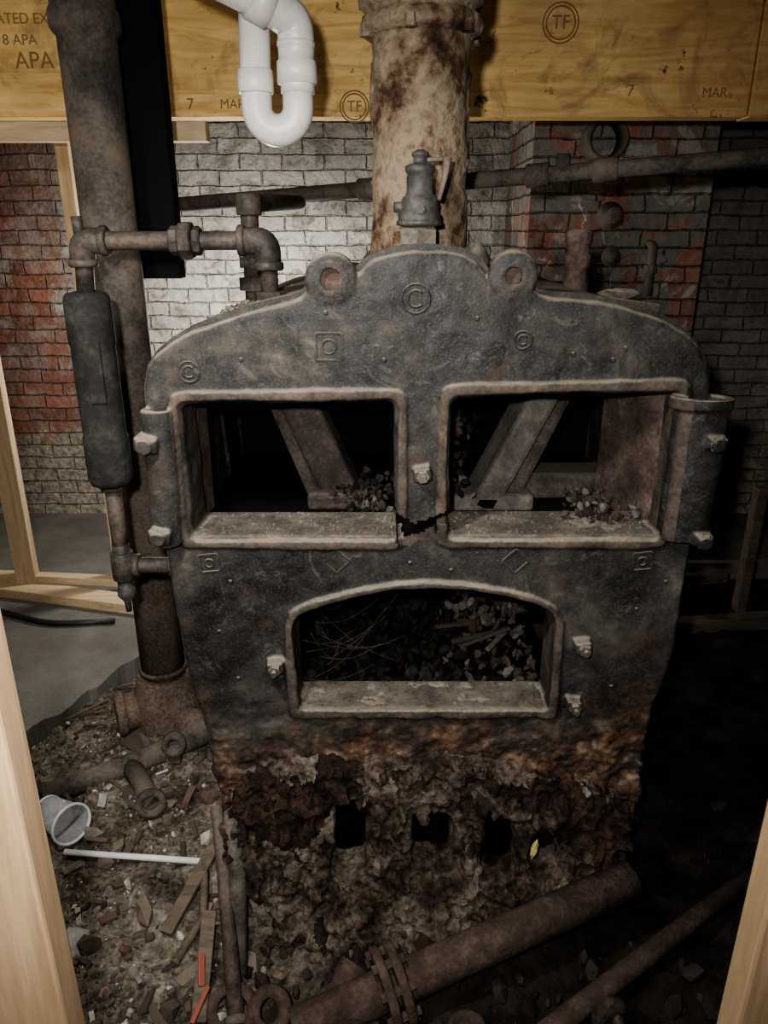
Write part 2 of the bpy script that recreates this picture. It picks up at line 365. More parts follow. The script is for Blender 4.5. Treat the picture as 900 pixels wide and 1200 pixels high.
def fillet(pts, rad, n=6):
    pts = [Vector(p) for p in pts]; out = [pts[0]]
    for a, b_, c_ in zip(pts, pts[1:], pts[2:]):
        d1 = (a - b_); d2 = (c_ - b_); r = min(rad, d1.length * .49, d2.length * .49)
        p1 = b_ + d1.normalized() * r; p2 = b_ + d2.normalized() * r
        for i in range(n + 1):
            t = i / n; out.append(p1 * (1 - t) ** 2 + b_ * 2 * t * (1 - t) + p2 * t * t)
    out.append(pts[-1]); return out
def rpoly(pts, r, n=5):
    out = []; m_ = len(pts)
    for i in range(m_):
        a, b_, c_ = Vector(pts[i - 1]), Vector(pts[i]), Vector(pts[(i + 1) % m_])
        rr = r[i] if isinstance(r, (list, tuple)) else r
        d1 = a - b_; d2 = c_ - b_; q = min(rr, d1.length * .49, d2.length * .49)
        if q < 1e-4: out.append(tuple(b_)); continue
        p1 = b_ + d1.normalized() * q; p2 = b_ + d2.normalized() * q
        for k in range(n + 1):
            t = k / n; v = p1 * (1 - t) ** 2 + b_ * 2 * t * (1 - t) + p2 * t * t; out.append((v.x, v.y))
    return out
def fbm(v, s, o=4):
    return noise.fractal(Vector(v) * s, 1.0, 2.0, o, noise_basis='PERLIN_ORIGINAL')

# ---------------------------------------------------------------- ROOM
def boxobj(name, c, size, mat, rot=(0, 0, 0), bev=.003, parent=None):
    return B().box(c, size, rot, 0, bev).done(name, mat, parent)
WALLY = 2.63
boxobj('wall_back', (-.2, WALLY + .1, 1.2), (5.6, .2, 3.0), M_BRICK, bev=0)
boxobj('wall_left', (-2.9, .4, 1.2), (.2, 4.6, 3.0), M_BRICKD, bev=0)
boxobj('wall_right', (2.5, .4, 1.2), (.2, 4.6, 3.0), M_BRICKD, bev=0)
boxobj('wall_front', (-.2, -1.95, 1.2), (5.6, .2, 3.0), M_BRICKD, bev=0)
boxobj('ceiling', (-.2, .4, 2.32), (5.6, 4.6, .1), M_CEIL, bev=0)
# chimney breast
ch = B().box((.97, 2.305, 1.13), (.74, .64, 2.26), mi=0)
ch.box((.97, 2.30, .98), (.80, .64, .06), mi=0)
for (cx_, cz_, rr_) in ((.92, 1.56, .085), (.98, 1.36, .06), (1.12, 1.40, .05), (.82, 1.33, .05)):
    q0 = []
    for i in range(40):
        a = 2 * math.pi * i / 40; r = rr_ * (1 + .9 * fbm((math.cos(a) + cx_ * 9, math.sin(a), 3), 1.7)); q0.append((cx_ + r * math.cos(a) * 1.0, cz_ + r * math.sin(a)))
    ch.plate(q0, [], 1.970, 1.99, .004, mi=1)
ch.done('chimney_breast', [M_BRICKD, M_WHITEM])
B().pipe_hollow((.86, 1.975, 1.835), (.86, 1.84, 1.835), .078, .012).done('flue_thimble_pipe', M_STACK, smooth=False)
q = B(); q.lathe([(.055, 0), (.055, .012), (.03, .016), (.026, .05), (.034, .055), (.034, .075), (.015, .08)], (.93, 1.975, 1.56), (0, -1, 0), 20)
q.lathe([(.040, 0), (.040, .012), (.022, .016), (.020, .045), (.0, .05)], (.95, 1.975, 1.40), (0, -1, 0), 18)
q.tube(fillet([(1.10, 1.96, 1.45), (1.10, 1.90, 1.45), (1.10, 1.90, 1.25)], .03), .018, 12); q.cyl((1.10, 1.90, 1.34), (1.10, 1.90, 1.37), .027, 8)
q.done('wall_pipe_fittings', M_STACK)
# concrete slab floor (irregular broken edge)
edge = [(-2.8, .30), (-1.6, .42), (-1.205, .604), (-1.122, .69), (-1.04, .86), (-.932, 1.103), (-.80, 1.35), (-.55, 1.62), (0, 1.8), (.7, 1.9), (2.4, 2.0)]
e2 = []
for (x0, y0), (x1, y1) in zip(edge, edge[1:]):
    for k in range(12):
        t = k / 12; x = x0 + (x1 - x0) * t; y = y0 + (y1 - y0) * t
        e2.append((x + .02 * fbm((x, y, 1), 9), y + .03 * fbm((x, y, 5), 9)))
e2.append(edge[-1]); outl = e2 + [(2.4, 2.64), (-2.8, 2.64)]
bm = bmesh.new(); vs = [bm.verts.new((x, y, 0)) for x, y in outl]; f = bm.faces.new(vs)
r = bmesh.ops.extrude_face_region(bm, geom=[f]); [setattr(v, 'co', v.co + Vector((0, 0, -.16))) for v in r['geom'] if isinstance(v, bmesh.types.BMVert)]
bmesh.ops.recalc_face_normals(bm, faces=bm.faces); bmesh.ops.triangulate(bm, faces=bm.faces)
me = bpy.data.meshes.new('floor'); bm.to_mesh(me); bm.free(); me.materials.append(M_CONC)
COL.objects.link(bpy.data.objects.new('floor', me))

def sstep(a, b_, x):
    t = max(0, min(1, (x - a) / (b_ - a))); return t * t * (3 - 2 * t)
def edge_y(x):
    for (x0, y0), (x1, y1) in zip(edge, edge[1:]):
        if x0 <= x <= x1: return y0 + (y1 - y0) * (x - x0) / (x1 - x0)
    return 2.0
def ground(x, y):
    h = .045 + .035 * fbm((x, y, 0), 3.2, 5) + .018 * fbm((x, y, 7), 13, 4)
    h += .07 * math.exp(-(((x + .62) / .28) ** 2 + ((y - .5) / .22) ** 2))       # heap round the riser base
    h += .05 * math.exp(-(((x - .1) / .30) ** 2 + ((y + .08) / .13) ** 2))      # ash spill in front of the boiler
    h += .03 * math.exp(-(((x + .7) / .3) ** 2 + ((y - .1) / .3) ** 2))
    ds = edge_y(x) - y
    h = h * sstep(-.02, .35, ds) - .09 * (1 - sstep(.05, .35, ds))
    return h
bm = bmesh.new(); nx, ny = 340, 260; gx0, gx1, gy0, gy1 = -2.7, 2.4, -1.85, 2.1
xs = [gx0 + (gx1 - gx0) * (i / nx) for i in range(nx + 1)]; ys = [gy0 + (gy1 - gy0) * (j / ny) for j in range(ny + 1)]
grid = [[bm.verts.new((x, y, ground(x, y))) for x in xs] for y in ys]
for j in range(ny):
    for i in range(nx):
        f = bm.faces.new([grid[j][i], grid[j][i + 1], grid[j + 1][i + 1], grid[j + 1][i]]); f.smooth = True
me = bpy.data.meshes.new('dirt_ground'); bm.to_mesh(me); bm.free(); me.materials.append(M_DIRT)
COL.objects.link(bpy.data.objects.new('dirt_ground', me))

# ---------------------------------------------------------------- BEAM + stamps
beam = empty('ceiling_beam')
BY = 1.28
B().box((-.83, BY + .045, 1.99), (3.92, .09, .312), bev=.003).done('beam_member', M_BEAM, beam)
B().box((1.77, BY + .043, 1.988), (1.27, .09, .312), bev=.003).done('beam_member_2', M_BEAM, beam)
B().box((0, BY + .2, 2.17), (4.6, .5, .03)).done('sill_board', M_OLDW, beam)
def stamp(txt, x, z, size, rot=0, name='stamp_text'):
    cu = bpy.data.curves.new('t', 'FONT'); cu.body = txt; cu.size = size; cu.align_x = 'CENTER'; cu.align_y = 'CENTER'; cu.extrude = .0004
    o = bpy.data.objects.new('t', cu); COL.objects.link(o)
    dg = bpy.context.evaluated_depsgraph_get(); me = bpy.data.meshes.new_from_object(o.evaluated_get(dg)); bpy.data.objects.remove(o)
    me.transform(Matrix.Translation((x, BY - .0006, z)) @ Matrix.Rotation(math.pi / 2, 4, 'X') @ Matrix.Rotation(rot, 4, 'Z'))
    me.materials.clear(); me.materials.append(M_INK); ob = bpy.data.objects.new(name, me); COL.objects.link(ob); ob.parent = beam
def logo(x, z, r=.062):
    q = B()
    for rr in (r, r * .82): q.lathe([(rr, 0), (rr, .001), (rr - .004, .001), (rr - .004, 0)], (x, BY, z), (0, -1, 0), 40, closed=True)
    q.done('stamp_ring', M_INK, beam); stamp('TF', x, z, r * .95)
logo(.53, 2.085, .055); logo(-.092, 1.862, .046)
stamp('APA', -1.065, 1.985, .065); stamp('RATED EXPOS', -1.06, 2.095, .04); stamp('8 APA', -1.1, 2.04, .04)
stamp('7', -.60, 1.868, .045); stamp('MAR', -.47, 1.868, .038); stamp('7', .76, 1.905, .045); stamp('MAR', 1.02, 1.9, .038)
stamp('RFA-L2C4', .20, 2.115, .04)
B().box((-1.35, 1.27, 1.79), (1.6, .06, .055), bev=.003).done('lower_ledger', M_PLATE, beam)

fr = empty('stud_wall_framing')
B().box((-1.58, 1.66, .93), (.089, .045, 1.78), bev=.004).done('stud_1', M_STUD, fr)
B().box((-1.16, 1.66, .95), (.05, .05, 1.75), bev=.004).done('stud_2', M_STUD, fr)
B().box((-1.36, 1.56, .022), (.80, .10, .044), (0, 0, -14), bev=.004).done('bottom_plate', M_PLATE, fr)
B().box((-1.46, 1.66, .06), (.7, .05, .035), (0, 0, -6), bev=.003).done('bottom_plate_2', M_PLATE, fr)
q = B(); q.tube(fillet([(-2.2, 1.55, .012), (-1.65, 1.46, .012), (-1.35, 1.33, .012), (-1.1, 1.36, .012)], .1), .012, 10); q.done('black_cable', M_CABLE, None)
B().box((-.391, -.74, 1.1), (.089, .04, 2.3), bev=.004).done('doorway_stud', M_DOORST)
B().box((.431, -.74, 1.1), (.089, .04, 2.3), bev=.004).done('doorway_stud.001', M_DOORST)

# ---------------------------------------------------------------- BOILER
boiler = empty('cast_iron_boiler')
OUT = [(-.426, 1.205), (-.425, 1.24), (-.415, 1.276), (-.398, 1.298), (-.373, 1.317), (-.335, 1.338), (-.296, 1.352), (-.25, 1.368), (-.205, 1.379), (-.165, 1.387), (-.140, 1.396), (-.125, 1.412), (-.06, 1.41), (-.045, 1.432), (-.03, 1.448), (-.014, 1.458), (.02, 1.468), (.053, 1.473), (.1, 1.472), (.135, 1.466), (.158, 1.452), (.172, 1.432), (.185, 1.415), (.248, 1.412), (.263, 1.400), (.29, 1.394), (.32, 1.392), (.366, 1.388), (.41, 1.38), (.457, 1.367), (.49, 1.355), (.52, 1.338), (.545, 1.317), (.564, 1.291), (.577, 1.265), (.582, 1.24), (.583, 1.1), (.593, .949), (.59, .86), (.59, .70), (.58, .62), (.562, .558), (.56, .42), (.565, .31), (.48, .33), (.4, .30), (.25, .34), (.1, .30), (-.1, .33), (-.2, .29), (-.358, .31), (-.375, .493), (-.40, .62), (-.41, .78), (-.418, .931), (-.427, 1.07)]
UL = rpoly([(-.365, .955), (.020, .955), (.018, 1.215), (-.365, 1.21)], .018)
UR = rpoly([(.124, .957), (.525, .957), (.525, 1.232), (.122, 1.222)], .018)
def arch(dx, dz, db):
    p = [(-.178 - dx, .567 - db), (-.182 - dx, .765), (-.170 - dx * .9, .79 + dz * .5), (-.136 - dx * .6, .805 + dz), (-.051, .832 + dz), (.02, .845 + dz), (.085, .850 + dz), (.16, .845 + dz), (.237, .832 + dz), (.30, .815 + dz), (.328 + dx * .8, .798 + dz * .6), (.341 + dx, .770), (.343 + dx, .567 - db)]
    return rpoly(p, .012, 3)
LO = arch(0, 0, 0)
LUGS = ((-.089, 1.424, .043, .017), (.217, 1.430, .041, .013))
def circ(x, z, r, n=32): return [(x + r * math.cos(2 * math.pi * i / n), z + r * math.sin(2 * math.pi * i / n)) for i in range(n)]
q = B()
q.plate(OUT, [UL, UR, LO], -.012, .028, .010)
ULo = rpoly([(-.40, .934), (.043, .929), (.043, 1.239), (-.385, 1.233)], .03); URo = rpoly([(.098, .932), (.546, .934), (.546, 1.256), (.098, 1.246)], .03)
LOo = arch(.019, .013, .021)
q.plate(ULo, [rpoly([(-.372, .948), (.026, .948), (.024, 1.221), (-.372, 1.216)], .02)], -.020, .01, .005)
q.plate(URo, [rpoly([(.118, .950), (.531, .950), (.531, 1.238), (.116, 1.228)], .02)], -.020, .01, .005)
q.plate(LOo, [LO], -.023, .01, .005)
q.plate(rpoly([(-.385, .935), (.045, .935), (.04, 1.235), (-.385, 1.235)], .02), [UL], 0, .10, .004)
q.plate(rpoly([(.10, .935), (.55, .935), (.55, 1.255), (.10, 1.245)], .02), [UR], 0, .10, .004)
q.plate(arch(.025, .02, .03), [LO], 0, .085, .004)
for x, z, ro, ri in LUGS:
    q.plate(circ(x, z, ro), [], -.016, .020, .008)
    q.lathe([(ri + .013, 0), (ri + .011, .006), (ri + .004, .006), (ri + .004, 0)], (x, -.013, z), (0, -1, 0), 30, closed=True)
q.pipe_hollow((-.408, -.022, .945), (-.404, -.022, 1.205), .027, .010)
q.lathe([(.036, 0), (.036, .27), (.024, .27), (.024, 0)], (.568, -.026, .955), (0, 0, 1), 30, sx=1.25, sy=.8, closed=True)
q.lathe([(.044, 0), (.044, .02), (.030, .02), (.030, 0)], (.562, -.026, 1.208), (0, 0, 1), 30, sx=1.3, sy=.85, closed=True)
for (x, z) in ((-.420, 1.148), (-.414, .972), (.585, 1.150), (.590, .965)):
    q.box((x, -.038, z), (.042, .05, .028), (0, 8, 0), bev=.005)
    q.lathe([(.015, 0), (.015, .014)], (x, -.06, z), (0, -1, 0), 12)
for (x, z) in ((-.219, .676), (.399, .723), (.392, .585), (.071, 1.084)):
    q.box((x, -.024, z), (.034, .028, .026), (0, random.uniform(-14, 14), 0), bev=.004)
def insd(poly, x, z):
    c_ = False; j = len(poly) - 1
    for i in range(len(poly)):
        xi, zi = poly[i]; xj, zj = poly[j]
        if (zi > z) != (zj > z) and x < (xj - xi) * (z - zi) / (zj - zi) + xi: c_ = not c_
        j = i
    return c_
CR = [(.000, 1.018), (.014, 1.020), (.034, .998), (.050, .982), (.075, .988), (.10, 1.000), (.135, 1.010), (.142, .988), (.10, .968), (.078, .952), (.050, .940), (.030, .938), (.012, .965), (-.002, .992)]
def matB(co):
    x, y, z = co
    if y > .012: return 1
    if y < -.0135 and -.38 < x < .538:
        if insd(ULo, x, z) or insd(URo, x, z) or insd(LOo, x, z): return 1
    return 0
def dispB(co, n):
    lowf = sstep(.66, .36, co.z)
    a = .0018 * fbm(co, 28, 4) + .0036 * fbm(co, 6, 3)
    if lowf > 0: a += lowf * (.012 * fbm(co, 14, 5) + .006 * fbm(co, 45, 3))
    return co + n * a
def killB(co):
    if co.z > 1.05:
        for x, z, ro, ri in LUGS:
            if (co.x - x) ** 2 + (co.z - z) ** 2 < (ri * (1 + .15 * fbm(co, 40, 2))) ** 2: return True
        return False
    if co.z > .9:
        if not (-.03 < co.x < .17): return False
        x = co.x + .006 * fbm(co, 60, 2); z = co.z + .006 * fbm(co + Vector((3, 3, 3)), 60, 2)
        return insd(CR, x, z)
    if co.z > .5: return False
    return co.z < .36 + .05 * fbm(co, 9, 4) + .02 * fbm(co, 30, 3) and -.34 < co.x < .50
q.done('front_section', [M_BOIL, M_RIM], boiler, remesh=.0036, smooth_it=2, disp=dispB, kill=killB, matf=matB)
q = B()
for x, z, ro, ri in LUGS: q.lathe([(ri + .003, 0), (ri + .003, .02), (0.004, .02)], (x, -.004, z), (0, 1, 0), 24)
q.done('lug_bores', M_RUST, boiler)

q = B()
q.box((.497, .13, 1.095), (.016, .17, .29), (0, 0, 24), bev=.003)
q.box((-.378, .12, 1.085), (.014, .12, .28), (0, 0, -8), bev=.003)
q.done('inner_cheeks', M_IRONR, boiler)
cx, cz = .08, .8
iS = OUT.index((.593, .949)) + 5
sh = [((x - cx) * .985 + cx, (z - cz) * .985 + cz) for x, z in OUT[:iS]] + [(.55, .02), (-.34, .02)] + [((x - cx) * .985 + cx, (z - cz) * .985 + cz) for x, z in OUT[-6:]]
bm = bmesh.new(); rings = []
for yy in (.02, .16, .165, .175, .18, .34, .345, .355, .36, .54, .545, .555, .56, .74, .745, .755, .76, .93, .95):
    s_ = .985 if yy in (.165, .175, .345, .355, .545, .555, .745, .755, .95) else 1.0
    rings.append([bm.verts.new(((x - cx) * s_ + cx, yy, (z - cz) * s_ + cz)) for x, z in sh])
for a, b_ in zip(rings, rings[1:]):
    for i in range(len(sh)):
        j = (i + 1) % len(sh); bm.faces.new([a[i], a[j], b_[j], b_[i]])
bm.faces.new(rings[-1]); bmesh.ops.recalc_face_normals(bm, faces=bm.faces)
me = bpy.data.meshes.new('rear_sections'); bm.to_mesh(me); bm.free(); me.materials.append(M_BOIL)
o = bpy.data.objects.new('rear_sections', me); COL.objects.link(o); o.parent = boiler
md = o.modifiers.new('s', 'SOLIDIFY'); md.thickness = -.018; md.offset = -1

q = B()
q.box((.08, .54, .90), (.94, .72, .05)); q.box((.08, .92, .8), (.92, .02, 1.1)); q.box((.08, .35, .52), (.60, .62, .04))
for (x, z, w, h) in ((.08, 1.09, .92, .30), (.08, .72, .70, .28)): q.box((x, .62, z), (w, .02, h))
q.done('interior_shade_plates', M_BLACK, boiler)  # dark plates standing in for the shade inside the chambers
# hollow sloping waterways; lit look of the right one painted as lighter grey
q = B()
def slab(a, b_, w, t, mi=0):
    a = Vector(a); b_ = Vector(b_); mid = (a + b_) / 2; d = b_ - a
    ang = math.degrees(math.atan2(d.x, d.z)); q.box(mid, (w, t, d.length), (0, ang, 0), mi=mi, bev=.012)
slab((-.240, .30, 1.28), (-.085, .30, .92), .080, .10)
slab((-.285, .36, 1.28), (-.150, .36, .92), .030, .20)
slab((.395, .28, 1.30), (.215, .28, .92), .060, .14, 1)
slab((.425, .30, 1.28), (.275, .30, .93), .045, .12)
slab((.16, .40, 1.28), (.13, .38, .92), .06, .10)
q.box((-.09, .28, .94), (.16, .12, .04), bev=.010); q.box((.235, .27, .94), (.19, .12, .04), mi=1, bev=.010)
q.box((.42, .32, .96), (.20, .10, .06), bev=.010)
q.done('sloping_waterways', [M_IRONI, M_LITP], boiler)
q = B()
q.box((-.17, .055, .948), (.39, .13, .018), bev=.004); q.box((.325, .055, .950), (.40, .13, .018), bev=.004)
q.box((.08, .04, .558), (.52, .10, .020), bev=.004)
for i in range(620):
    u = random.random()
    if u < .4: x, y, z = random.uniform(-.35, .01), random.uniform(-.005, .11), .957
    elif u < .8: x, y, z = random.uniform(.13, .51), random.uniform(-.005, .11), .959
    else: x, y, z = random.uniform(-.17, .33), random.uniform(-.005, .08), .568
    q.rock((x, y, z), random.uniform(.0015, .006), (1, .8, .5))
q.done('port_ledges', M_LEDGE, boiler)
q = B()
for i in range(800):
    x = random.uniform(-.17, .34); y = random.uniform(.09, .60)
    hgt = .02 + .16 * sstep(.08, .34, x) * sstep(.08, .4, y) + .05 * sstep(.3, .6, y)
    q.rock((x, y, .545 + hgt * random.uniform(.6, 1)), random.uniform(.005, .020), (1, .7, .4), mi=1 if x + random.uniform(-.08, .08) > .18 else 0)  # dim left and lit right side painted with two clinker colours
for i in range(110): q.rock((random.gauss(.44, .04), random.uniform(.04, .2), .958 + random.uniform(0, .03)), random.uniform(.004, .014), (1, .7, .5), mi=1)
for i in range(110): q.rock((random.gauss(-.03, .04), random.uniform(.12, .3), .945 + random.uniform(0, .05)), random.uniform(.005, .013), (1, .7, .5), mi=1 if random.random() < .5 else 0)
for i in range(80): q.rock((random.gauss(.15, .02), random.uniform(.16, .32), .95 + random.uniform(0, .18)), random.uniform(.006, .016), (1, .7, .5), mi=1 if random.random() < .4 else 0)
for i in range(7): q.box((.22 + .020 * i, .34, .69 - .004 * i), (.008, .05, .12), (20, -35 + 5 * i, 10), bev=.002, mi=1)
for i in range(4): q.box((random.uniform(.16, .3), random.uniform(.12, .28), .61), (.12, .012, .008), (random.uniform(-20, 20), random.uniform(-25, 25), random.uniform(0, 60)), bev=.002, mi=1)
q.done('clinker_bits', [M_CHIPD, M_CHIPG], boiler)
q = B()
for i in range(14):
    a_ = Vector((-.175 + random.uniform(0, .06), random.uniform(.01, .03), random.uniform(.60, .80))); b_ = Vector((random.uniform(-.10, .05), random.uniform(.03, .09), random.uniform(.60, .82)))
    pts = []
    for k_ in range(9):
        t = k_ / 8; p_ = a_.lerp(b_, t); p_.z -= .02 * math.sin(math.pi * t); pts.append(p_)
    q.tube(pts, .00025, 4)
q.done('cobweb_strands', M_LEDGE, boiler)
q = B()
def ring(x, z, r, w=.0035): q.lathe([(r, 0), (r, .004), (r - w, .004), (r - w, 0)], (x, -.0105, z), (0, -1, 0), 28, closed=True)
def frame(x, z, s_, ang):
    for k_ in range(4):
        a = ang + k_ * math.pi / 2; ex = x + math.cos(a) * s_; ez = z + math.sin(a) * s_
        q.box((ex, -.0125, ez), (.0045, .004, s_ * 2), (0, -math.degrees(a), 0), bev=.001)
def arc_mark(x, z, r, a0, a1):
    pts = [(x + r * math.cos(a0 + (a1 - a0) * i / 14), -.0125, z + r * math.sin(a0 + (a1 - a0) * i / 14)) for i in range(15)]
    q.tube(pts, .0024, 6)
ring(-.343, 1.269, .020); arc_mark(-.343, 1.269, .010, .6, 5.4); ring(.054, 1.393, .026); arc_mark(.054, 1.393, .014, .7, 5.5)
ring(.240, 1.324, .017); arc_mark(.240, 1.324, .008, .7, 5.5); ring(-.0957, 1.3125, .014)
frame(-.0957, 1.3125, .023, 0); frame(-.0915, .904, .018, math.pi / 4); frame(.254, .904, .018, math.pi / 4); frame(-.338, .90, .018, 0.1); frame(.499, .904, .018, .1)
ring(-.338, .90, .010); ring(.499, .904, .010)
for (x, z) in ((-.25, 1.29), (.33, 1.30), (.42, 1.31), (-.30, .86), (.55, .86), (-.33, .75), (.50, .80), (.05, .90), (.13, .885), (-.10, 1.37), (.40, 1.29), (-.3, .64), (.47, .62), (0, 1.29), (.16, 1.36)):
    q.lathe([(.005, 0), (.004, .003), (.002, .004)], (x, -.011, z), (0, -1, 0), 12)
q.done('foundry_marks', M_BOIL, boiler)
q = B()
for (x, z) in ((-.219, .676), (.399, .723), (.392, .585), (.071, 1.084)):
    q.lathe([(.012, 0), (.013, .003), (.013, .010), (.011, .013)], (x, -.034, z), (0, -1, 0), 6, rot=random.random())
    q.lathe([(.006, 0), (.006, .016)], (x, -.042, z), (0, -1, 0), 14)
for (x, z) in ((-.420, 1.148), (-.414, .972), (.585, 1.150), (.590, .965)):
    q.lathe([(.014, 0), (.016, .004), (.012, .010)], (x, -.058, z), (-.2 if x < 0 else .2, -1, 0), 7, rot=.3)
q.done('latch_bolts', M_BOLT, boiler)

# eroded base crust with four draft holes
q = B()
crO = [(-.33, .18), (-.345, .30), (-.30, .40), (-.2, .45), (-.05, .44), (.1, .455), (.25, .43), (.4, .41), (.48, .37), (.535, .32), (.53, .27), (.47, .21), (.40, .13), (.33, .03), (.25, -.04), (-.12, -.04), (-.20, .04), (-.25, .12)]
hl = []
HOL = ((-.074, .272, .038, .082), (.102, .262, .046, .064), (.25, .25, .036, .078), (.352, .235, .034, .052))
for (x, z, w, h) in HOL:
    hl.append(rpoly([(x - w, z - h), (x + w, z - h * .9), (x + w * .95, z + h * .9), (x - w * .9, z + h)], .02, 3))
q.plate(crO, hl, -.035, .012, .008)
random.seed(11)
for i in range(1300):
    x = random.uniform(-.34, .54); z = random.uniform(-.02, .44)
    if not insd(crO, x, z): continue
    r_ = random.uniform(.005, .024) * (1.2 if z < .2 else 1)
    if any(abs(x - h_[0]) < h_[2] + r_ * .5 and abs(z - h_[1]) < h_[3] + r_ * .4 for h_ in HOL): continue
    q.rock((x, -.035 + random.uniform(-.018, .006), z), r_, (1.4, .35, .9), sub=2, jit=.15, rot=(random.uniform(-.9, .9), random.uniform(0, 6), random.uniform(-.9, .9)))
for i in range(220):
    x = random.gauss(.05, .14); z = random.uniform(-.02, .13)
    if not -.25 < x < .36: continue
    q.rock((x, -.05 - random.uniform(0, .06) * sstep(.16, 0, z), z), random.uniform(.012, .03), (1, .7, .6), sub=2, jit=.2)
def dispC(co, n):
    a = .010 * fbm(co, 9, 5) + .013 * (abs(fbm(co, 20, 5)) - .35) + .006 * fbm(co, 70, 4)
    hd = min(max(abs(co.x - h_[0]) / h_[2], abs(co.z - h_[1]) / h_[3]) for h_ in HOL)
    if hd < 1.15: a = min(a, .004)
    c_ = co + n * a; c_.y -= .26 * max(0, .40 - co.z) * sstep(.03, -.03, co.y); return c_
def matC(co):
    x, y, z = co
    v = fbm((x, z, 2), 7, 4) + 1.5 * (math.exp(-(((x + .20) / .10) ** 2 + ((z - .36) / .07) ** 2))) + .9 * math.exp(-(((x - .45) / .1) ** 2 + ((z - .3) / .09) ** 2))
    return 1 if v > .42 else 0
M_CRUST2 = rough_mat('black_red_rust_flakes', [(.38, (.004, .004, .0035)), (.48, (.016, .010, .008)), (.58, (.042, .024, .016)), (.7, (.09, .05, .028))], 18, .85, 1.0, .01, fine=80, spec=.15)
q.done('eroded_base', [M_CRUST, M_CRUST2], boiler, remesh=.0042, disp=dispC, matf=matC)
q = B(); q.box((.08, .14, .22), (.86, .02, .42)); q.done('ash_pit_shade_sheet', M_BLACK, boiler)  # black sheet added behind the draft holes to paint their shade
q = B(); q.rock((.322, -.088, .262), .015, (.45, .4, 1.7), sub=2, rot=(0, .15, 0)); q.done('yellow_residue', M_YELLOW, boiler)
q = B()
for i in range(420):
    x = random.choice((random.uniform(-.32, -.13), random.uniform(.27, .5))); yy = random.uniform(.03, .5)
    zt = 1.377 - .9 * max(0, abs(x - .08) - .28) ** 1.6
    q.rock((x, yy, zt), random.uniform(.004, .012), (1, 1, .5))
q.box((.46, .2, 1.368), (.13, .12, .02), (0, 8, 10), bev=.006); q.rock((.47, .2, 1.382), .045, (1, .7, .3), sub=2, rot=(0, .1, .3))
q.lathe([(.03, 0), (.032, .02), (.024, .035), (.012, .05)], (.175, .2, 1.43), (0, 0, 1), 20)
q.done('top_debris', M_RIM, boiler)

# ---------------------------------------------------------------- flue riser
q = B()
prof = [(.110, 1.40), (.106, 1.43), (.098, 1.47), (.094, 1.52)]
for i in range(60): prof.append((.0925, 1.53 + i * .0052))
prof += [(.094, 1.838), (.108, 1.842), (.112, 1.852), (.110, 1.868), (.098, 1.875), (.098, 1.882), (.112, 1.888), (.114, 1.93), (.108, 1.94), (.10, 1.95), (.10, 2.26)]
q.lathe(prof, (.070, .30, 0), (0, 0, 1), 160)
for v in q.bm.verts:
    n_ = Vector((v.co.x - .07, v.co.y - .30, 0))
    if n_.length > .01:
        a = .004 * fbm(v.co, 12, 4)
        if fbm(v.co + Vector((5, 0, 0)), 7, 5) > .12: a += .004
        v.co += n_.normalized() * a
for k_ in range(6):
    a = k_ * math.pi / 3 + .3; q.lathe([(.012, 0), (.012, .02)], (.07 + .108 * math.cos(a), .30 + .108 * math.sin(a), 1.835), (0, 0, 1), 6)
q.done('flue_riser_pipe', M_FLUE, None)
q = B(); vx, vy = .063, .10
q.lathe([(.038, 1.44), (.038, 1.475)], (vx, vy, 0), (0, 0, 1), 24, mi=1)
q.lathe([(.030, 1.475), (.036, 1.479), (.036, 1.503), (.030, 1.508)], (vx, vy, 0), (0, 0, 1), 6, rot=.4, mi=1)
q.lathe([(.022, 1.504), (.036, 1.510), (.038, 1.520), (.0375, 1.530), (.033, 1.534), (.0335, 1.548), (.030, 1.556), (.025, 1.560), (.0235, 1.568), (.0235, 1.594), (.0265, 1.597), (.0265, 1.606), (.020, 1.609), (.012, 1.611), (.012, 1.620), (.015, 1.622), (.015, 1.628), (.006, 1.632)], (vx, vy, 0), (0, 0, 1), 32)
q.lathe([(.041, 1.510), (.041, 1.518)], (vx, vy, 0), (0, 0, 1), 24)
q.cyl((vx - .045, vy - .005, 1.540), (vx - .02, vy, 1.540), .009, 12); q.cyl((vx, vy - .040, 1.536), (vx, vy - .02, 1.536), .008, 6)
q.cyl((vx + .01, vy, 1.616), (vx + .047, vy, 1.618), .004, 10, mi=1)
q.tube([(vx + .047, vy - .004, 1.620), (vx + .044, vy - .004, 1.59), (vx + .034, vy - .004, 1.552)], [.008, .005, .004], 8, mi=1)
q.done('pressure_relief_valve', [M_VALVE, M_STACK], None)
q = B(); q.lathe([(.026, 1.36), (.026, 1.40), (.022, 1.405), (.022, 1.43), (.027, 1.434), (.027, 1.455), (.023, 1.46), (.023, 1.475), (.027, 1.48), (.028, 1.498), (.02, 1.505)], (.395, .28, 0), (0, 0, 1), 22)
q.done('capped_pipe_nipple', M_IRONR, None)

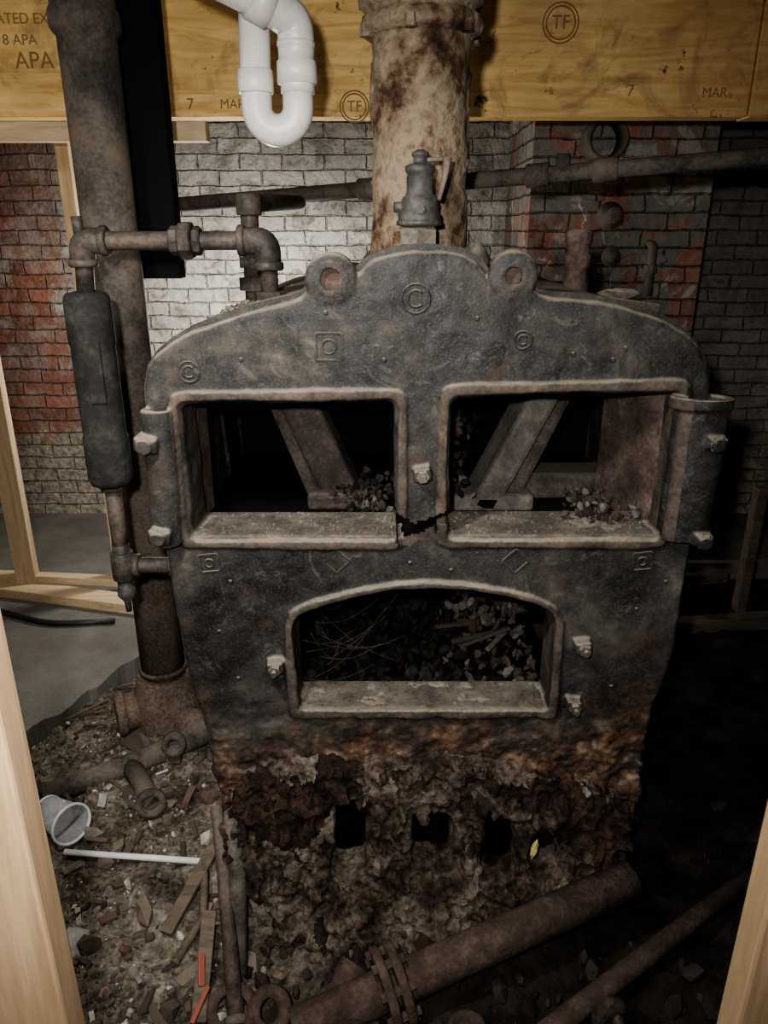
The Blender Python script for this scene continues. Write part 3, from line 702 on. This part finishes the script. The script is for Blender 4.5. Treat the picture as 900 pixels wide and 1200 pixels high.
# ---------------------------------------------------------------- gauge loop piping + float chamber
loop = empty('float_chamber_piping')
q = B(); py_ = .13; zl = 1.484; xc = -.560
q.tube(fillet([(-.214, py_, 1.36), (-.214, py_, zl), (-.553, py_, zl), (xc, py_, 1.385)], .028), .0165, 20)
def collar(a, b_, r, seg=24, rot=0):
    a = Vector(a); b_ = Vector(b_); h = (b_ - a).length; q.lathe([(r - .003, 0), (r, .003), (r, h - .003), (r - .003, h)], a, b_ - a, seg, rot=rot)
q.tube(fillet([(-.214, py_, zl - .045), (-.214, py_, zl), (-.262, py_, zl)], .032), .024, 20)
collar((-.214, py_, zl - .052), (-.214, py_, zl - .036), .028); collar((-.254, py_, zl), (-.268, py_, zl), .028)
q.tube(fillet([(-.512, py_, zl), (-.555, py_, zl), (-.557, py_, zl - .04)], .028), .023, 20)
collar((-.506, py_, zl), (-.520, py_, zl), .027); collar((-.557, py_, zl - .032), (-.557, py_, zl - .046), .027)
q.cyl((-.557, py_, zl + .01), (-.559, py_, zl + .042), .010, 12)
collar((-.335, py_, zl), (-.350, py_, zl), .026, 8); collar((-.350, py_, zl), (-.374, py_, zl), .034, 8, .3); collar((-.374, py_, zl), (-.392, py_, zl), .026, 8)
collar((-.214, py_, 1.37), (-.214, py_, 1.395), .030, 8)
q.cyl((xc, py_, 1.02), (xc, py_, .80), .0165); collar((xc, py_, 1.0), (xc, py_, 1.018), .024)
q.tube(fillet([(xc, py_, .88), (xc, py_, .83), (-.40, py_, .83)], .02), .0175, 16)
collar((xc, py_, .862), (xc, py_, .798), .024); collar((xc + .022, py_, .83), (xc + .038, py_, .83), .025)
collar((-.46, py_, .83), (-.42, py_, .83), .026, 8)
q.lathe([(.0165, 0), (.0165, .03), (.019, .032), (.019, .045), (.008, .06), (.006, .085)], (xc, py_, .805), (0, 0, -1), 16)
q.done('piping', M_PIPE, loop)
q = B(); q.lathe([(.022, 1.395), (.036, 1.392), (.041, 1.386), (.043, 1.378), (.0435, 1.30), (.0415, 1.295), (.0415, 1.12), (.044, 1.115), (.044, 1.03), (.040, 1.018), (.03, 1.012)], (xc, py_, 0), (0, 0, 1), 32)
q.box((xc + .012, py_ - .041, 1.25), (.03, .008, .12), (0, 0, 15), bev=.003)
q.done('float_chamber', M_PUMP, loop)

q = B()
q.tube(fillet([(-.273, .30, 1.36), (-.273, .30, 1.55), (-.255, .42, 1.558), (-.235, .9, 1.575)], .03), .018, 18)
q.cyl((-.273, .30, 1.53), (-.273, .30, 1.572), .026, 18, bev=.003); q.cyl((-.273, .30, 1.43), (-.273, .30, 1.455), .026, 8); q.cyl((-.273, .30, 1.385), (-.273, .30, 1.41), .029, 8)
q.done('branch_riser_pipe', M_PIPE)
q = B(); A = Vector((-.64, 1.12, 1.575)); C = Vector((1.35, .45, 1.69))
q.cyl(A, C, .021, 20)
for t in (.30, .52, .60):
    p0 = A.lerp(C, t); d = (C - A).normalized(); q.cyl(p0 - d * .03, p0 + d * .03, .029, 18, bev=.003)
p0 = A.lerp(C, .55)
q.cyl(p0, p0 + Vector((0, .0, .045)), .018, 14)
q.done('horizontal_steam_pipe', M_GREYP)

riser = empty('cast_iron_drain_stack')
q = B(); X0, Y0 = -.655, .58
q.lathe([(.063, .15), (.063, .9), (.064, .905), (.064, 1.5), (.0635, 1.9), (.070, 1.905), (.076, 1.915), (.076, 1.945), (.070, 1.955), (.068, 2.0), (.068, 2.26)], (X0, Y0, 0), (0, 0, 1), 40)
q.lathe([(.07, .29), (.066, .30)], (X0, Y0, 0), (0, 0, 1), 40)
q.done('stack_pipe', M_STACK, riser)
q = B()
q.lathe([(.075, .0), (.098, .07), (.102, .10), (.100, .19), (.094, .215), (.086, .235), (.080, .27), (.068, .275)], (X0, Y0, 0), (0, 0, 1), 36)
q.cyl((X0 - .05, Y0 - .02, .17), (X0 - .125, Y0 - .06, .165), .055, 26, bev=.006); q.cyl((X0 - .11, Y0 - .05, .165), (X0 - .135, Y0 - .062, .165), .066, 26, bev=.005)
q.cyl((X0 + .05, Y0 - .04, .15), (X0 + .12, Y0 - .1, .13), .045, 22, bev=.006)
for k_ in range(6):
    a = k_ * math.pi / 3; q.rock((X0 - .14, Y0 - .062 + .05 * math.cos(a), .165 + .05 * math.sin(a)), .011)
q.done('stack_base_fitting', M_STACK, riser)
q = B(); q.box((-.605, .80, 1.82), (.095, .012, .88), bev=.001); q.box((-.558, .825, 1.82), (.008, .06, .88), bev=.001); q.box((-.652, .825, 1.82), (.008, .06, .88), bev=.001)
q.done('black_steel_channel', M_BLKST)

trap = empty('pvc_drain_trap'); q = B(); TY = .38
arc = []
xl, xr, zc = -.258, -.174, 1.735
rad = (xr - xl) / 2
for i in range(17):
    a = math.pi + math.pi * i / 16; arc.append(((xl + xr) / 2 + rad * math.cos(a), TY, zc + rad * 1.0 * math.sin(a)))
q.tube(fillet([(-.27, TY + .16, 2.26), (-.262, TY + .09, 2.02), (xl, TY + .02, 1.88), (xl, TY, 1.745)], .06) + arc[1:] + [(xr, TY, 1.78)], .031, 28)
q.tube([(xr, TY, 1.76), (xr, TY, 1.79)], .034, 28)
q.lathe([(.031, 1.775), (.040, 1.777), (.040, 1.815), (.036, 1.818), (.036, 1.84), (.038, 1.842), (.038, 1.85), (.033, 1.852)], (xr, TY, 0), (0, 0, 1), 32)
q.lathe([(.034, 1.76), (.036, 1.762), (.036, 1.80), (.032, 1.802)], (xl, TY, 0), (0, 0, 1), 32)
q.tube(fillet([(xr, TY, 1.835), (xr, TY, 1.885), (-.235, TY - .05, 1.912), (-.36, TY - .08, 1.96)], .045), .036, 28)
q.tube([(-.215, TY - .035, 1.902), (-.25, TY - .052, 1.918)], .042, 28)
q.tube([(-.33, TY - .075, 1.948), (-.5, TY - .08, 2.02), (-.5, TY - .05, 2.26)], .033, 24)
q.done('trap_tubes', M_PVC, trap)

# ---------------------------------------------------------------- foreground debris
def gz(x, y, o=0): return ground(x, y) + o
q = B(); P0 = Vector((-.17, -.362, .098)); P1 = Vector((.530, -.108, .200)); d = (P1 - P0).normalized()
q.pipe_hollow(P0, P1, .039, .006); q.cyl(P0, P0 + d * .2, .032)
pf = P0.lerp(P1, .265)
for o_ in (-.017, .012): q.cyl(pf + d * (o_ - .006), pf + d * (o_ + .012), .078, 32, bev=.003)
n1 = d.cross(Vector((0, 0, 1))).normalized(); n2 = d.cross(n1)
for k_ in range(8):
    a = k_ * math.pi / 4; c_ = pf + (n1 * math.cos(a) + n2 * math.sin(a)) * .064; q.cyl(c_ - d * .032, c_ + d * .034, .009, 6)
q.done('flanged_pipe_section', M_RUST)
q = B(); q.pipe_hollow((.86, .0, .10), (.22, -.40, .06), .021, .004); q.done('loose_dark_pipe', M_RUST)
q = B(); q.pipe_hollow((.16, -.39, -.02), (.155, -.355, .11), .034, .006); q.done('pipe_stub', M_RUST)
q = B(); q.tube([(-.375, .0, .30), (-.35, -.08, .20), (-.29, -.31, .06)], [.013, .015, .017], 14); q.cyl((-.29, -.31, .06), (-.287, -.325, .054), .024, 14); q.done('rusty_rod', M_IRONR)
q = B(); q.tube([(-.33, -.05, .33), (-.315, -.10, .2), (-.30, -.22, .06)], [.016, .018, .018], 14); q.done('grey_pipe_rod', M_GREYP)
q = B(); q.tube([(-.42, .02, .12), (-.40, -.1, .08), (-.44, -.20, .065)], .010, 8); q.box((-.43, -.02, .11), (.03, .26, .012), (15, 0, -20), bev=.002); q.box((-.37, -.22, .09), (.03, .22, .012), (12, 10, 8), bev=.002); q.done('wood_lath_scraps', M_OLDW)
q = B(); q.tube([(-.77, .065, .100), (-.42, .045, .090)], .0075, 12); q.done('white_plastic_stick', M_STICK)
q = B()
q.tube([(-.90, .26, .10), (-.80, .30, .115), (-.66, .37, .13), (-.50, .44, .17)], [.030, .028, .030, .036], 20)
q.lathe([(.045, 0), (.05, .005), (.05, .02), (.03, .025)], (-.91, .255, .098), (-1, -.3, -.1), 22)
q.tube([(-.70, .35, .125), (-.64, .27, .12), (-.60, .20, .13)], [.028, .026, .026], 16); q.lathe([(.03, 0), (.038, .003), (.038, .018), (.022, .018), (.022, 0)], (-.60, .20, .13), (.3, -.7, .2), 20)
q.lathe([(.032, -.014), (.032, .014), (.016, .014), (.016, -.014)], (-.57, .34, .20), (.2, -1, .3), 22, closed=True)
q.box((-.57, .345, .165), (.03, .03, .05), bev=.004)
q.tube([(-.92, .25, .10), (-1.02, .30, .09), (-1.12, .28, .08)], [.012, .01, .008], 10)
q.done('old_pipe_wye_casting', M_GREYP)
cd = Vector((.75, -.55, .12)).normalized()
q = B(); q.lathe([(0, 0), (.034, 0), (.035, .003), (.048, .112), (.0455, .112), (.0335, .005), (0, .005)], (-.86, .185, .12), cd, 40, mi=0)
q.lathe([(.048, .108), (.052, .110), (.052, .116), (.048, .118), (.0455, .112)], (-.86, .185, .12), cd, 40, mi=1, closed=True)
q.lathe([(.034, 0), (.0365, .0), (.0365, .006), (.034, .006)], (-.86, .185, .12), cd, 40, mi=1, closed=True)
q.done('plastic_cup', [M_CUP, M_CUPR])
q = B(); q.box((-.37, -.24, .10), (.014, .06, .006), (25, 20, 20), bev=.002); q.box((-.36, -.30, .08), (.010, .07, .012), (10, 0, -15), bev=.002); q.done('orange_plastic_scrap', M_ORANGE)
q = B(); q.box((.43, -.33, .10), (.05, .03, .07), (0, 25, 10), bev=.012); q.tube([(.44, -.33, .11), (.46, -.38, .05)], .012, 10); q.done('broken_lever_handle', M_PIPE)
q = B()
q.lathe([(.045, 0), (.045, .02), (.022, .02), (.022, 0)], (-.22, -.30, .065), (-.3, -.6, .8), 24, closed=True)
q.lathe([(.05, 0), (.05, .02), (.03, .02), (.03, 0)], (-.30, -.30, .06), (.2, -.3, 1), 24, closed=True)
q.pipe_hollow((-.10, -.28, .05), (-.06, -.22, .09), .03, .006)
q.done('loose_pipe_couplings', M_RUST)
# rubble
random.seed(5); q = B()
def inside_boiler(x, y): return -.40 < x < .60 and .02 < y < .98
cnt = 0
while cnt < 6500:
    x = random.uniform(-1.3, 1.0) if random.random() < .3 else random.gauss(-.62, .25); y = random.uniform(-.5, .75)
    if y > edge_y(x) - .02 or inside_boiler(x, y): continue
    if fbm((x, y, 4), 5, 3) < -.12:
        if random.random() < .7: cnt += 1; continue
    r_ = min(.040, random.paretovariate(2.0) * .0028)
    if x > .3: r_ *= .7
    q.rock((x, y, gz(x, y, r_ * .3)), r_, (1, random.uniform(.5, 1), random.uniform(.25, .8)), sub=1, jit=.3, mi=1 if x + random.uniform(-.15, .15) > -.15 else 0); cnt += 1  # rubble toward the right uses the darker copy, painting the dim floor
for i in range(160):
    x = random.uniform(-1.1, -.35); y = random.uniform(-.4, .7)
    if y > edge_y(x) - .02: continue
    q.box((x, y, gz(x, y, .01)), (random.uniform(.02, .07), random.uniform(.004, .02), .004), (random.uniform(-30, 30), random.uniform(-30, 30), random.uniform(0, 180)))
for i in range(60):
    x = random.uniform(-.35, .75); y = random.uniform(-.45, -.16)
    q.rock((x, y, gz(x, y, .01)), random.uniform(.010, .03), (1, .8, .6), sub=1, jit=.25, mi=1)
q.done('rubble_debris', [M_CHIP, M_CHIPR])
q = B()
for i in range(14):
    x = random.uniform(-1.15, -.75); y = random.uniform(.45, .85); a = random.uniform(-.6, .9); l = random.uniform(.1, .25)
    if y > edge_y(x) - .1: y = edge_y(x) - .15
    q.tube([(x, y, gz(x, y, .02)), (x + l * math.cos(a), y + l * math.sin(a) * .5, gz(x, y, .05))], .004, 6)
q.done('twig_scraps', M_OLDW)
q = B()
q.box((1.30, 1.25, .06), (.46, .05, .06), (0, 0, 8), bev=.003); q.box((1.24, 1.55, .10), (.5, .04, .05), (0, 0, 12), bev=.003); q.box((1.46, 1.40, .3), (.04, .05, .55), bev=.003); q.box((1.10, 1.45, .2), (.04, .3, .03), bev=.003)
q.done('wooden_frame_scrap', M_OLDW)

# ---------------------------------------------------------------- lights
def light(name, typ, loc, power, col, size=.1, target=None, **kw):
    ld = bpy.data.lights.new(name, typ); ld.energy = power; ld.color = col
    if typ == 'AREA': ld.size = size
    else: ld.shadow_soft_size = size
    for k_, v in kw.items(): setattr(ld, k_, v)
    o = bpy.data.objects.new(name, ld); COL.objects.link(o); o.location = loc
    if target: o.rotation_euler = (Vector(target) - Vector(loc)).to_track_quat('-Z', 'Y').to_euler()
    return o
light('phone_flash', 'SPOT', (-.07, -1.33, 1.58), 130, (1, .985, .96), .02, (-.14, 0, 1.08), spot_size=math.radians(110), spot_blend=1.0)
light('added_spot_front', 'SPOT', (-.42, -.66, 1.86), 74, (1, .97, .93), .05, (-.25, .2, .7), spot_size=math.radians(120), spot_blend=1.0)  # added unseen spot above the frame, lights boiler front and left debris
light('work_lamp_behind', 'POINT', (-.62, 1.95, 1.12), 42, (1, .98, .95), .06)
light('point_left', 'POINT', (-1.9, .3, 1.9), 17, (1, .92, .80), .05)  # warm point light on the left, out of view
w = bpy.data.worlds.new('World'); SC.world = w; w.use_nodes = True
w.node_tree.nodes['Background'].inputs[0].default_value = (.5, .48, .45, 1); w.node_tree.nodes['Background'].inputs[1].default_value = .02
try:
    SC.view_settings.view_transform = 'AgX'; SC.view_settings.look = 'AgX - Medium High Contrast'
except Exception: pass

# ---------------------------------------------------------------- camera
cam = bpy.data.cameras.new('camera'); co = bpy.data.objects.new('camera', cam); COL.objects.link(co)
co.location = (0, -1.32, 1.5); co.rotation_euler = (math.radians(90 - 20.7), 0, 0)
cam.sensor_fit = 'VERTICAL'; cam.sensor_height = 36; cam.lens = 36 * 870 / 1200; cam.clip_start = .02
SC.camera = co
